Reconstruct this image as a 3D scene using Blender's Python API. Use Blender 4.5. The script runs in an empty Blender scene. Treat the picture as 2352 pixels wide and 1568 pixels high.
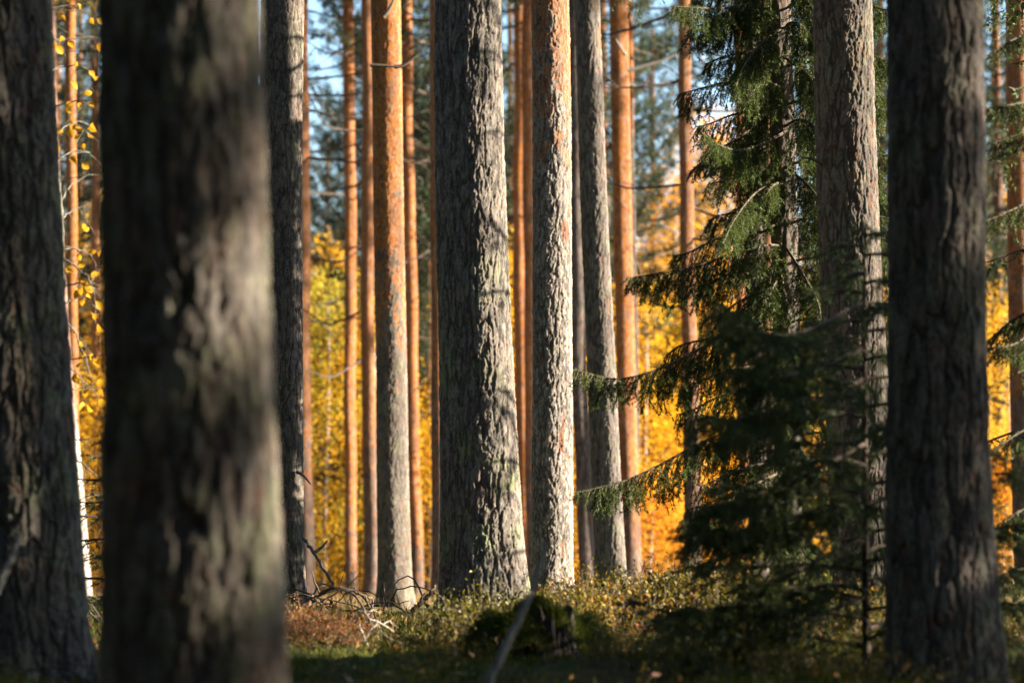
import bpy, math, random
import numpy as np
from mathutils import Vector

random.seed(7)
rs = np.random.RandomState(7)
scene = bpy.context.scene
COL = scene.collection
R = math.radians

# ---------------------------------------------------------------- camera frame
CAM_Z = 0.6
FPX = 2352 * 100 / 36.0            # focal length in px of a 2352 px wide picture
PITCH = math.atan((1230 - 784) / FPX)
FWD = np.array([0, math.cos(PITCH), math.sin(PITCH)])
UPV = np.array([0, -math.sin(PITCH), math.cos(PITCH)])
RT = np.array([1.0, 0, 0])


def P(px, py, D):
    r = FWD + RT * (px - 1176) / FPX - UPV * (py - 784) / FPX
    return np.array([0, 0, CAM_Z]) + r * (D / r[1])


GY = [-60, 0, 6, 9, 10, 11, 12.5, 14, 15, 16.5, 18.5, 20, 24, 28, 40, 60, 100, 160, 600]
GZ = [-.2, .0, .02, .06, .085, .10, .115, .105, .095, .08, .06, .06, .0, -.10, -.36, -.8, -1.65, -2.4, -3]


def ground(x, y):
    x = np.asarray(x, float); y = np.asarray(y, float)
    z = np.interp(y, GY, GZ)
    far = np.clip((np.abs(y - 10) - 8) / 20, 0, 1)
    z = z + (0.025 * np.sin(x * 2.1 + y * 1.3) + 0.018 * np.sin(x * 4.7 - y * 3.1 + 1) + .012 * np.sin(x * 9 + y * 7.7)) * (1 - far * .3)
    z = z + .10 * np.exp(-((x - .55) / .55) ** 2 - ((y - 13.6) / 1.0) ** 2) - .05 * np.exp(-((x + .5) / .5) ** 2 - ((y - 12.5) / 1.5) ** 2)
    z = z + 0.15 * far * np.sin(x * .31 + 1) * np.sin(y * .23)
    return z


# ---------------------------------------------------------------- mesh helpers
class MB:
    def __init__(s):
        s.v = []; s.f = {}; s.n = 0

    def add(s, v, f, m=0):
        v = np.asarray(v, np.float32).reshape(-1, 3); f = np.asarray(f, np.int64)
        if len(f) == 0: return
        s.f.setdefault((f.shape[1], m), []).append(f + s.n)
        s.v.append(v); s.n += len(v)

    def mesh(s, name, mats, smooth=True):
        me = bpy.data.meshes.new(name)
        v = np.concatenate(s.v)
        fs = []; tot = []; mi = []
        for (k, m), L in s.f.items():
            a = np.concatenate(L)
            fs.append(a.ravel()); tot.append(np.full(len(a), k)); mi.append(np.full(len(a), m))
        fs = np.concatenate(fs); tot = np.concatenate(tot); mi = np.concatenate(mi)
        me.vertices.add(len(v)); me.vertices.foreach_set('co', v.ravel())
        me.loops.add(len(fs)); me.loops.foreach_set('vertex_index', fs.astype(np.int32))
        me.polygons.add(len(tot))
        st = np.concatenate([[0], np.cumsum(tot)[:-1]])
        me.polygons.foreach_set('loop_start', st.astype(np.int32))
        me.polygons.foreach_set('loop_total', tot.astype(np.int32))
        for m in mats: me.materials.append(m)
        me.polygons.foreach_set('material_index', mi.astype(np.int32))
        me.polygons.foreach_set('use_smooth', np.full(len(tot), smooth))
        me.update(calc_edges=True)
        return me


def obj(name, me, parent=None, loc=(0, 0, 0)):
    o = bpy.data.objects.new(name, me); COL.objects.link(o)
    o.location = tuple(float(c) for c in loc)
    if parent: o.parent = parent
    return o


def tag(o, label, cat, group=None, kind=None):
    if label: o['label'] = label
    if cat: o['category'] = cat
    if group: o['group'] = group
    if kind: o['kind'] = kind
    return o


def thing(name, label, cat, loc, group=None):
    o = bpy.data.objects.new(name, None); COL.objects.link(o)
    o.empty_display_size = .2
    o.location = tuple(float(c) for c in loc)
    return tag(o, label, cat, group)


def norm(a):
    return a / np.maximum(np.linalg.norm(a, axis=-1, keepdims=True), 1e-9)


def tube(mb, path, rad, sides=6, m=0, cap=True):
    p = np.asarray(path, float); n = len(p)
    rad = np.broadcast_to(np.asarray(rad, float), (n,))
    t = norm(np.gradient(p, axis=0))
    ref = np.array([0.31, 0.83, 0.46]) if abs(t[0] @ np.array([0.31, 0.83, 0.46])) < .9 else np.array([1., 0, 0])
    a = norm(np.cross(t, ref)); b = np.cross(t, a)
    ang = np.arange(sides) * 2 * np.pi / sides
    v = p[:, None] + rad[:, None, None] * (np.cos(ang)[None, :, None] * a[:, None] + np.sin(ang)[None, :, None] * b[:, None])
    v = v.reshape(-1, 3)
    i = np.arange(n - 1)[:, None] * sides; j = np.arange(sides)[None]; k = (j + 1) % sides
    f = np.stack([i + j, i + k, i + sides + k, i + sides + j], -1).reshape(-1, 4)
    mb.add(v, f, m)


def spline(pts, n):
    """smooth curve through pts (Catmull-Rom)"""
    p = np.asarray(pts, float)
    if len(p) == 2:
        return p[0] + (p[1] - p[0]) * np.linspace(0, 1, n)[:, None]
    q = np.vstack([2 * p[0] - p[1], p, 2 * p[-1] - p[-2]])
    u = np.linspace(0, len(p) - 1 - 1e-6, n); i = u.astype(int); t = (u - i)[:, None]
    a, b, c, d = q[i], q[i + 1], q[i + 2], q[i + 3]
    return .5 * (2 * b + (c - a) * t + (2 * a - 5 * b + 4 * c - d) * t * t + (3 * b - a - 3 * c + d) * t ** 3)


def blades(mb, p, d, L, w, m=0):
    """thin triangular needles at p along d"""
    n = len(p)
    s = norm(np.cross(d, rs.normal(size=(n, 3)))) * (np.asarray(w).reshape(-1, 1) * .5)
    v = np.stack([p - s, p + s, p + d * np.asarray(L).reshape(-1, 1)], 1)
    mb.add(v, np.arange(n * 3).reshape(-1, 3), m)


def leaves(mb, p, size, m=0, up=0.0, asp=.62):
    """pointed oval leaves (two folded halves each)"""
    n = len(p)
    d = norm(rs.normal(size=(n, 3)) + np.array([0, 0, up]))
    s = norm(np.cross(d, rs.normal(size=(n, 3)))); q = np.cross(d, s)
    L = (np.asarray(size) * (.6 + .7 * rs.rand(n))).reshape(-1, 1)
    w = L * asp * .5
    a = p; c = p + d * L
    b1 = p + d * L * .42 + s * w + q * w * .3; b2 = p + d * L * .42 - s * w + q * w * .3
    v = np.stack([a, b1, c, b2], 1)
    f = np.arange(n * 4).reshape(-1, 4)
    mb.add(v, f, m)


# ---------------------------------------------------------------- node helpers
def newmat(name):
    m = bpy.data.materials.new(name); m.use_nodes = True
    nt = m.node_tree; nt.nodes.clear()
    return m, nt


class NT:
    def __init__(s, nt): s.nt = nt

    def n(s, typ, **kw):
        nd = s.nt.nodes.new(typ)
        for k, v in kw.items():
            if k.startswith('i_'):
                key = k[2:]
                nd.inputs[int(key) if key.isdigit() else key.replace('_', ' ')].default_value = v
            else: setattr(nd, k, v)
        return nd

    def l(s, a, b): s.nt.links.new(a, b)

    def math(s, op, a, b=None, c=None, clamp=False):
        nd = s.n('ShaderNodeMath', operation=op, use_clamp=clamp)
        for i, x in enumerate((a, b, c)):
            if x is None: continue
            if isinstance(x, (int, float)): nd.inputs[i].default_value = x
            else: s.l(x, nd.inputs[i])
        return nd.outputs[0]

    def vmath(s, op, a, b=None):
        nd = s.n('ShaderNodeVectorMath', operation=op)
        for i, x in enumerate((a, b)):
            if x is None: continue
            if isinstance(x, (tuple, list)): nd.inputs[i].default_value = x
            else: s.l(x, nd.inputs[i])
        return nd.outputs[0]

    def sstep(s, x, a, b):
        nd = s.n('ShaderNodeMapRange', interpolation_type='SMOOTHSTEP')
        nd.inputs['From Min'].default_value = a; nd.inputs['From Max'].default_value = b
        s.l(x, nd.inputs['Value']); return nd.outputs['Result']

    def mix(s, f, a, b):
        nd = s.n('ShaderNodeMix', data_type='RGBA')
        for i, x in ((0, f), (6, a), (7, b)):
            if isinstance(x, (int, float)): nd.inputs[i].default_value = x
            elif isinstance(x, (tuple, list)): nd.inputs[i].default_value = (*x[:3], 1)
            else: s.l(x, nd.inputs[i])
        return nd.outputs[2]

    def noise(s, v, scale, detail=3, rough=.55):
        nd = s.n('ShaderNodeTexNoise'); nd.inputs['Scale'].default_value = scale
        nd.inputs['Detail'].default_value = detail; nd.inputs['Roughness'].default_value = rough
        s.l(v, nd.inputs['Vector']); return nd

    def voro(s, v, scale, feature='F1', rnd=1.0):
        nd = s.n('ShaderNodeTexVoronoi', feature=feature); nd.inputs['Scale'].default_value = scale
        nd.inputs['Randomness'].default_value = rnd
        s.l(v, nd.inputs['Vector']); return nd


def ramp(N, fac, stops):
    nd = N.n('ShaderNodeValToRGB'); cr = nd.color_ramp
    while len(cr.elements) < len(stops): cr.elements.new(.5)
    for e, (p, c) in zip(cr.elements, stops):
        e.position = p; e.color = (*c, 1)
    N.l(fac, nd.inputs[0]); return nd.outputs[0]


def bark(name, cell=.026, stretch=3.0, depth=.012, zo=None, soft=.8, lichen=.35, red=.12,
         dark=(.10, .080, .066), light=(.34, .29, .25), fiss=(.040, .030, .025), displace=True, oside=0.0, omax=1.0, oflat=.75,
         furrow=1.0, flakes=1.0, lz=None, mott=0.0, hue=.4):
    """pine bark: furrowed grey plates with flaky scales below, papery orange bark above height zo"""
    m, nt = newmat(name); N = NT(nt)
    tc = N.n('ShaderNodeTexCoord'); oi = N.n('ShaderNodeObjectInfo')
    rnd = N.math('MULTIPLY', oi.outputs['Random'], 37.0)
    cmb = N.n('ShaderNodeCombineXYZ'); N.l(rnd, cmb.inputs[0]); N.l(rnd, cmb.inputs[2])
    P0 = N.vmath('ADD', tc.outputs['Object'], cmb.outputs[0])
    c = 1 / cell
    wn = N.noise(N.vmath('MULTIPLY', P0, (c * .9, c * .9, c * .35)), 1.0, 2)
    wv = N.vmath('MULTIPLY', N.vmath('SUBTRACT', wn.outputs['Color'], (.5, .5, .5)), (cell * .9, cell * .9, cell * 2.0))
    PW = N.vmath('ADD', P0, wv)
    # winding vertical furrows at two sizes
    n1 = N.noise(N.vmath('MULTIPLY', PW, (c * .62, c * .62, c * .62 / (stretch * 1.9))), 1.0, 1.5, .5).outputs['Fac']
    f1 = N.sstep(N.math('ABSOLUTE', N.math('SUBTRACT', n1, .5)), .0, .075)
    n2 = N.noise(N.vmath('MULTIPLY', PW, (c * 1.3, c * 1.3, c * 1.3 / (stretch * 1.3))), 1.0, 2, .5).outputs['Fac']
    f2 = N.sstep(N.math('ABSOLUTE', N.math('SUBTRACT', n2, .47)), .0, .07)
    # scales: irregular cells standing at different heights
    Q = N.vmath('MULTIPLY', PW, (c * 1.5, c * 1.5, c * 1.5 / (stretch * .75)))
    r1 = N.n('ShaderNodeSeparateColor'); N.l(N.voro(Q, 1.0).outputs['Color'], r1.inputs[0]); r1o = r1.outputs
    fine = N.noise(N.vmath('MULTIPLY', P0, (c * 3, c * 3, c * 3 / 1.8)), 1.0, 5, .68).outputs['Fac']
    low = N.noise(P0, 3.0, 3)
    zsep = N.n('ShaderNodeSeparateXYZ'); N.l(tc.outputs['Object'], zsep.inputs[0])
    if zo is not None:
        on = N.noise(N.vmath('MULTIPLY', P0, (11, 11, 4.5)), 1.0, 5, .65).outputs['Fac']
        zz = N.math('ADD', zsep.outputs[2], N.math('MULTIPLY', N.math('SUBTRACT', on, .5), soft * 4.0))
        zz = N.math('ADD', zz, N.math('MULTIPLY', N.math('SUBTRACT', r1o[1], .5), soft * .8))
        zz = N.math('ADD', zz, N.math('MULTIPLY', zsep.outputs[0], oside))
        om = N.math('MULTIPLY', N.sstep(zz, zo - soft * .22, zo + soft * .22), omax)
    else:
        om = None
    h = N.math('MULTIPLY', f1, .55 * furrow)
    h = N.math('ADD', h, N.math('MULTIPLY', f2, .28 * furrow))
    h = N.math('ADD', h, N.math('MULTIPLY', r1o[0], .30 * flakes))
    h = N.math('ADD', h, N.math('MULTIPLY', fine, .55))
    if om is not None:
        h = N.math('MULTIPLY', h, N.math('SUBTRACT', 1.0, N.math('MULTIPLY', om, oflat)))
    cmix = N.math('ADD', N.math('MULTIPLY', fine, 1.0), N.math('MULTIPLY', r1o[1], .35))
    cmix = N.math('ADD', cmix, N.math('MULTIPLY', low.outputs['Fac'], .5))
    col = N.mix(N.sstep(cmix, .50, 1.35), dark, light)
    if hue:
        hp = N.n('ShaderNodeSeparateColor'); N.l(N.voro(N.vmath('MULTIPLY', PW, (c * .75, c * .75, c * .75 / (stretch * .8))), 1.0).outputs['Color'], hp.inputs[0])
        hc = ramp(N, hp.outputs[0], [(0, (.075, .062, .055)), (.3, (.20, .175, .155)), (.5, (.24, .165, .125)), (.7, (.215, .215, .15)), (.85, (.30, .26, .23)), (1, (.34, .24, .19))])
        col = N.mix(hue, col, hc)
    ln = N.noise(P0, 5.0, 4, .6).outputs['Fac']
    lm = N.math('MULTIPLY', N.sstep(N.math('ADD', ln, N.math('MULTIPLY', N.math('SUBTRACT', fine, .5), .5)), .50, .64), lichen)
    if lz: lm = N.math('MULTIPLY', lm, N.sstep(zsep.outputs[2], lz, lz * .25))
    col = N.mix(lm, col, (.32, .34, .185))
    rm = N.math('MULTIPLY', N.sstep(r1o[2], .78, .9), N.sstep(low.outputs['Fac'], .45, .6))
    col = N.mix(N.math('MULTIPLY', rm, min(1.0, red * 4)), col, (.33, .155, .085))
    rn = N.noise(N.vmath('MULTIPLY', P0, (7, 7, 2.2)), 1.0, 3).outputs['Fac']
    col = N.mix(N.math('MULTIPLY', N.sstep(rn, .64, .72), red * 4, clamp=True), col, (.34, .13, .065))
    if om is not None:
        flake = N.sstep(N.math('ADD', r1o[0], N.math('MULTIPLY', fine, .8)), .95, 1.2)
        oc = N.mix(N.sstep(fine, .3, .7), (.28, .080, .013), (.58, .23, .05))
        oc = N.mix(N.math('MULTIPLY', flake, .6), oc, (.42, .27, .18))
        oc = N.mix(N.sstep(r1o[2], .8, .95), oc, (.24, .085, .035))
        col = N.mix(om, col, oc)
    fs = N.math('SUBTRACT', 1.0, N.math('MULTIPLY', f1, N.math('ADD', .45, N.math('MULTIPLY', f2, .55))))
    fs = N.math('MULTIPLY', fs, .72 * min(1.0, furrow))
    if om is not None: fs = N.math('MULTIPLY', fs, N.math('SUBTRACT', 1.0, N.math('MULTIPLY', om, .8)))
    col = N.mix(fs, col, fiss)
    if mott:
        mo = N.noise(N.vmath('MULTIPLY', P0, (5, 5, 1.6)), 1.0, 3, .6).outputs['Fac']
        ring = N.noise(N.vmath('MULTIPLY', P0, (.6, .6, 3.2)), 1.0, 1).outputs['Fac']
        mm = N.math('MAXIMUM', N.sstep(mo, .5, .68), N.math('MULTIPLY', N.sstep(ring, .62, .72), .8))
        col = N.mix(N.math('MULTIPLY', mm, mott), col, (.10, .062, .045))
    b = N.n('ShaderNodeBsdfPrincipled'); b.inputs['Roughness'].default_value = .85
    b.inputs['Specular IOR Level'].default_value = .18; b.inputs['Diffuse Roughness'].default_value = 1.0
    N.l(col, b.inputs['Base Color'])
    out = N.n('ShaderNodeOutputMaterial'); N.l(b.outputs[0], out.inputs[0])
    if displace:
        dn = N.n('ShaderNodeDisplacement'); dn.inputs['Midlevel'].default_value = .9; dn.inputs['Scale'].default_value = depth
        N.l(h, dn.inputs['Height']); N.l(dn.outputs[0], out.inputs['Displacement'])
        m.displacement_method = 'DISPLACEMENT'
    else:
        bn = N.n('ShaderNodeBump'); bn.inputs['Strength'].default_value = .8; bn.inputs['Distance'].default_value = depth
        N.l(h, bn.inputs['Height']); N.l(bn.outputs[0], b.inputs['Normal'])
    return m


def leafmat(name, stops, trans=.45, rough=.55, spec=.25, clump=None):
    """leaf or needle material: colour varies leaf by leaf, light passes through"""
    m, nt = newmat(name); N = NT(nt)
    g = N.n('ShaderNodeNewGeometry')
    fac = g.outputs['Random Per Island']
    if clump:
        tc = N.n('ShaderNodeTexCoord')
        fac = N.math('ADD', N.math('MULTIPLY', fac, .5), N.math('MULTIPLY', N.sstep(N.noise(tc.outputs['Object'], clump, 2).outputs['Fac'], .3, .7), .5))
    col = ramp(N, fac, stops)
    b = N.n('ShaderNodeBsdfPrincipled'); b.inputs['Roughness'].default_value = rough
    b.inputs['Specular IOR Level'].default_value = spec
    N.l(col, b.inputs['Base Color'])
    t = N.n('ShaderNodeBsdfTranslucent'); N.l(col, t.inputs[0])
    mx = N.n('ShaderNodeMixShader'); mx.inputs[0].default_value = trans
    N.l(b.outputs[0], mx.inputs[1]); N.l(t.outputs[0], mx.inputs[2])
    out = N.n('ShaderNodeOutputMaterial'); N.l(mx.outputs[0], out.inputs[0])
    return m


def plainmat(name, c1, c2, scale=20, rough=.85, bump=.004):
    m, nt = newmat(name); N = NT(nt)
    tc = N.n('ShaderNodeTexCoord')
    f = N.noise(tc.outputs['Object'], scale, 5, .65).outputs['Fac']
    col = N.mix(N.sstep(f, .3, .7), c1, c2)
    b = N.n('ShaderNodeBsdfPrincipled'); b.inputs['Roughness'].default_value = rough
    b.inputs['Specular IOR Level'].default_value = .2
    N.l(col, b.inputs['Base Color'])
    bn = N.n('ShaderNodeBump'); bn.inputs['Strength'].default_value = .8; bn.inputs['Distance'].default_value = bump
    N.l(f, bn.inputs['Height']); N.l(bn.outputs[0], b.inputs['Normal'])
    out = N.n('ShaderNodeOutputMaterial'); N.l(b.outputs[0], out.inputs[0])
    return m


# ---------------------------------------------------------------- materials
M_needle_spruce = leafmat('spruce_needles', [(0, (.020, .036, .010)), (.5, (.052, .082, .016)), (1, (.12, .14, .024))], .42, .5, .3)
M_needle_young = leafmat('young_spruce_needles', [(0, (.042, .062, .022)), (.6, (.088, .118, .032)), (1, (.16, .18, .05))], .25, .5, .3)
M_needle_pine = leafmat('pine_needles', [(0, (.016, .028, .013)), (.5, (.034, .052, .020)), (1, (.068, .085, .028))], .3, .5, .3, clump=1.2)
M_birch_gold = leafmat('golden_birch_leaves', [(0, (.62, .29, .012)), (.45, (.76, .40, .018)), (.8, (.82, .49, .030)), (1, (.52, .40, .035))], .6, .6, .15, clump=.7)
M_birch_orange = leafmat('orange_birch_leaves', [(0, (.58, .23, .016)), (.5, (.73, .34, .024)), (1, (.78, .46, .05))], .6, .6, .15, clump=.7)
M_birch_green = leafmat('yellowing_leaves', [(0, (.16, .17, .03)), (.5, (.34, .30, .03)), (1, (.60, .40, .03))], .5, .6, .15, clump=.9)
M_leaf_sapling = leafmat('sapling_leaves', [(0, (.40, .16, .010)), (.5, (.62, .30, .014)), (1, (.70, .42, .05))], .5, .5, .25)
M_shrub = leafmat('blueberry_leaves', [(0, (.050, .052, .007)), (.4, (.115, .100, .011)), (.66, (.21, .155, .015)), (.84, (.34, .18, .018)), (.95, (.30, .08, .03)), (1, (.34, .14, .06))], .35, .5, .3, clump=1.1)
M_redshrub = leafmat('red_heath_leaves', [(0, (.06, .06, .01)), (.35, (.15, .10, .015)), (.65, (.28, .085, .03)), (1, (.36, .15, .06))], .4, .5, .3)
M_moss = leafmat('moss_fronds', [(0, (.035, .05, .008)), (.5, (.085, .10, .012)), (1, (.17, .165, .02))], .3, .7, .1, clump=2.0)
M_litter = leafmat('fallen_leaves', [(0, (.22, .09, .02)), (.4, (.42, .20, .04)), (.8, (.52, .33, .18)), (1, (.50, .25, .20))], .3, .6, .2)
M_drygrass = leafmat('dry_grass_blades', [(0, (.12, .075, .025)), (.5, (.22, .14, .05)), (1, (.32, .22, .09))], .4, .6, .2)
M_twig = plainmat('twig_bark', (.045, .032, .024), (.12, .092, .07), 40)
M_deadwood = plainmat('dead_branch_wood', (.07, .056, .045), (.18, .15, .12), 40)
M_greystick = plainmat('grey_stick_bark', (.13, .125, .12), (.30, .29, .28), 45)
M_palewood = plainmat('pale_dead_wood', (.20, .17, .14), (.38, .34, .29), 50)
M_lichenstem = plainmat('lichened_stem', (.035, .026, .02), (.19, .19, .15), 90)
M_birchbark = plainmat('birch_bark', (.16, .12, .10), (.50, .44, .39), 9)
M_birchpink = plainmat('pinkish_birch_bark', (.14, .085, .06), (.36, .21, .15), 9)
M_stumpwood = plainmat('rotten_stump_wood', (.016, .012, .009), (.085, .066, .048), 25, bump=.012)


def groundmat():
    m, nt = newmat('forest_floor_moss'); N = NT(nt)
    tc = N.n('ShaderNodeTexCoord'); v = tc.outputs['Object']
    a = N.noise(v, 1.3, 4).outputs['Fac']; b_ = N.noise(v, 14, 6, .7).outputs['Fac']; c_ = N.noise(v, 60, 4, .7).outputs['Fac']
    col = N.mix(N.sstep(b_, .35, .65), (.030, .036, .010), (.075, .080, .018))
    col = N.mix(N.sstep(a, .5, .66), col, (.085, .050, .026))
    col = N.mix(N.math('MULTIPLY', N.sstep(c_, .58, .7), .6), col, (.17, .10, .045))
    sp = N.n('ShaderNodeSeparateXYZ'); N.l(v, sp.inputs[0])
    far = N.sstep(sp.outputs[1], 20, 38)
    col = N.mix(far, col, N.mix(b_, (.10, .065, .025), (.20, .13, .045)))
    bs = N.n('ShaderNodeBsdfPrincipled'); bs.inputs['Roughness'].default_value = .95; bs.inputs['Specular IOR Level'].default_value = .1
    N.l(col, bs.inputs['Base Color'])
    bn = N.n('ShaderNodeBump'); bn.inputs['Distance'].default_value = .04; N.l(b_, bn.inputs['Height']); N.l(bn.outputs[0], bs.inputs['Normal'])
    out = N.n('ShaderNodeOutputMaterial'); N.l(bs.outputs[0], out.inputs[0])
    return m


# ---------------------------------------------------------------- ground
def build_ground():
    xs = np.unique(np.concatenate([np.linspace(-600, -20, 30), np.linspace(-20, -4, 40), np.linspace(-4, 4, 160), np.linspace(4, 20, 40), np.linspace(20, 600, 30)]))
    ys = np.unique(np.concatenate([np.linspace(-60, 4, 24), np.linspace(4, 20, 240), np.linspace(20, 60, 60), np.linspace(60, 600, 40)]))
    X, Y = np.meshgrid(xs, ys)
    Z = ground(X, Y)
    near = np.exp(-((Y - 12) / 5) ** 2)
    Z = Z + near * .012 * rs.normal(size=Z.shape)
    v = np.stack([X, Y, Z], -1).reshape(-1, 3)
    w = len(xs); i, j = np.meshgrid(np.arange(len(ys) - 1), np.arange(w - 1), indexing='ij')
    a = (i * w + j).ravel()
    mb = MB(); mb.add(v, np.stack([a, a + 1, a + w + 1, a + w], -1))
    o = obj('forest_floor', mb.mesh('forest_floor', [groundmat()]))
    tag(o, 'mossy brown forest floor sloping away under the pines', 'ground', kind='structure')


build_ground()


# ---------------------------------------------------------------- pine parts
def pine_crown_mesh(seed, zc, H, Lmax, nl=46, dens=1.0, nw=.011, nlen=.085):
    r = np.random.RandomState(seed)
    mb = MB(); pts = []; dirs = []
    for i in range(nl):
        u = (i + r.rand() * .8) / nl
        z = zc + (H - zc) * u ** .9
        az = i * 2.399 + r.rand() * .7
        L = Lmax * (.35 + .65 * math.sin(math.pi * min(1, .25 + .8 * u)) ** .8) * (.6 + .5 * r.rand()) * (1 - .35 * u)
        el = R(-8 + 55 * u + r.rand() * 18)
        d = np.array([math.cos(az) * math.cos(el), math.sin(az) * math.cos(el), math.sin(el)])
        k = np.linspace(0, 1, 6)[:, None]
        pth = np.array([0, 0, z]) + d * L * k + np.array([0, 0, 1]) * (.18 * L * k ** 2 - .12 * L * np.sin(k * 3.14)) + r.normal(size=(6, 3)) * .03 * L * k
        tube(mb, pth, np.linspace(.035, .008, 6) * (L / 2.2), 4, 0)
        nsb = int(9 * L / 2 + 4)
        for q in range(nsb):
            s = .28 + .72 * (q + r.rand()) / nsb
            f = s * 5; a = min(int(f), 4); base = pth[a] + (pth[a + 1] - pth[a]) * (f - a)
            t = norm(pth[a + 1] - pth[a])
            sd = norm(np.cross(t, [0, 0, 1]) * (1 if q % 2 else -1) * r.uniform(.5, 1) + t * .6 + np.array([0, 0, r.uniform(-.1, .5)]))
            l2 = L * r.uniform(.16, .34) * (1.25 - .6 * s)
            kk = np.linspace(0, 1, 4)[:, None]
            p2 = base + sd * l2 * kk + np.array([0, 0, .12 * l2]) * kk ** 2
            tube(mb, p2, np.linspace(.010, .004, 4), 3, 0)
            nt_ = max(3, int(l2 / .07 * dens))
            w = r.uniform(.25, 1, nt_)[:, None]
            tp = base + sd * l2 * w + r.normal(size=(nt_, 3)) * .06
            pts.append(tp); dirs.append(np.repeat(sd[None], nt_, 0) + r.normal(size=(nt_, 3)) * .4)
    pts = np.concatenate(pts); dirs = norm(np.concatenate(dirs))
    k = 11
    pp = np.repeat(pts, k, 0) + rs.normal(size=(len(pts) * k, 3)) * .02
    dd = norm(np.repeat(dirs, k, 0) * .8 + rs.normal(size=(len(pts) * k, 3)) * .75)
    blades(mb, pp, dd, nlen * (.7 + .6 * rs.rand(len(pp))), nw, 1)
    return mb.mesh('pine_crown', [M_twig, M_needle_pine], False)


CROWN_HI = [pine_crown_mesh(11 + k, 9.5, 16.5, 2.5, 48, 1.2, .014, .10) for k in range(2)]
CROWN_FAR = [pine_crown_mesh(31 + k, 3.2 + k * .6, 15.5, 2.9, 84, 1.3, .014, .11) for k in range(3)]


def dead_branch_mesh(seed, fork=True):
    r = np.random.RandomState(seed); mb = MB()
    k = np.linspace(0, 1, 9)[:, None]
    bend = r.uniform(-.15, .25)
    p = np.hstack([k, .05 * np.sin(k * 4 + r.rand() * 6) * k, bend * k ** 1.6 - .10 * np.sin(k * 3.1) + .03 * np.sin(k * 9) * k])
    tube(mb, p, np.linspace(.012, .005, 9), 5)
    if fork:
        for q in range(r.randint(3, 7)):
            a = r.randint(2, 8); s = r.uniform(.15, .45); sg = 1 if r.rand() > .5 else -1
            d = np.array([r.uniform(.4, .9), sg * r.uniform(.2, .6), r.uniform(-.35, .45)])
            kk = np.linspace(0, 1, 5)[:, None]
            tube(mb, p[a] + d * s * kk + np.array([0, 0, -.06]) * kk ** 2, np.linspace(.005, .002, 5), 4)
    return mb.mesh('dead_branch', [M_twig])


DEAD = [dead_branch_mesh(50 + k) for k in range(7)]
STUB = [dead_branch_mesh(70 + k, False) for k in range(3)]


def trunk_mesh(xs, zs, rz, rr, ztop_vis, H, n, dz, mat, seed, ovality=.05, flare=.25, fl=.16, coarse=.3):
    """trunk in local coords: axis x by height, radius by height; fine rings up to ztop_vis"""
    r = np.random.RandomState(seed)
    z0 = zs[0] - .35
    zz = np.concatenate([np.arange(z0, ztop_vis, dz), np.arange(ztop_vis, H, coarse), [H]])
    cf = np.polyfit(zs, xs, 2) if len(zs) > 2 else np.polyfit(zs, xs, 1)
    zc = zs[-1]
    sl = np.polyval(np.polyder(cf), zc)
    ax = np.where(zz <= zc, np.polyval(cf, np.minimum(zz, zc)), np.polyval(cf, zc) + sl * .35 * (zz - zc))
    ph = r.rand(6) * 6.28
    bd = max(.006, .02 * rr[0] / .1) if n < 60 else .006
    ax = ax + bd * (np.sin(zz * 1.1 + ph[0]) - math.sin(ph[0])) * .5 + bd * .3 * np.sin(zz * 2.9 + ph[5]); ay = .010 * np.sin(zz * 1.3 + ph[1])
    rad = np.interp(zz, list(rz) + [H], list(rr) + [.045])
    hg = np.maximum(zz - zs[0], -.1)
    th = np.arange(n) * 2 * np.pi / n
    fla = flare * np.exp(-hg / fl)
    lob = 1 + (ovality * np.sin(2 * th[None] + ph[2] + .15 * zz[:, None]) + ovality * .5 * np.sin(3 * th[None] + ph[3] + .4 * zz[:, None])
               + .012 * np.sin(5 * th[None] + ph[4] + 2.1 * zz[:, None]))
    lob = lob + fla[:, None] * (1 + .55 * np.sin(5 * th[None] + ph[5]))
    rd = rad[:, None] * lob
    v = np.stack([ax[:, None] + rd * np.cos(th)[None], ay[:, None] + rd * np.sin(th)[None], np.repeat(zz[:, None], n, 1)], -1).reshape(-1, 3)
    m = len(zz); i = np.arange(m - 1)[:, None] * n; j = np.arange(n)[None]; k = (j + 1) % n
    f = np.stack([i + j, i + k, i + n + k, i + n + j], -1).reshape(-1, 4)
    mb = MB(); mb.add(v, f)
    axf = lambda z: np.interp(z, zz, ax)
    rdf = lambda z: np.interp(z, zz, rad)
    return mb.mesh('trunk', [mat]), axf, rdf


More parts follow.
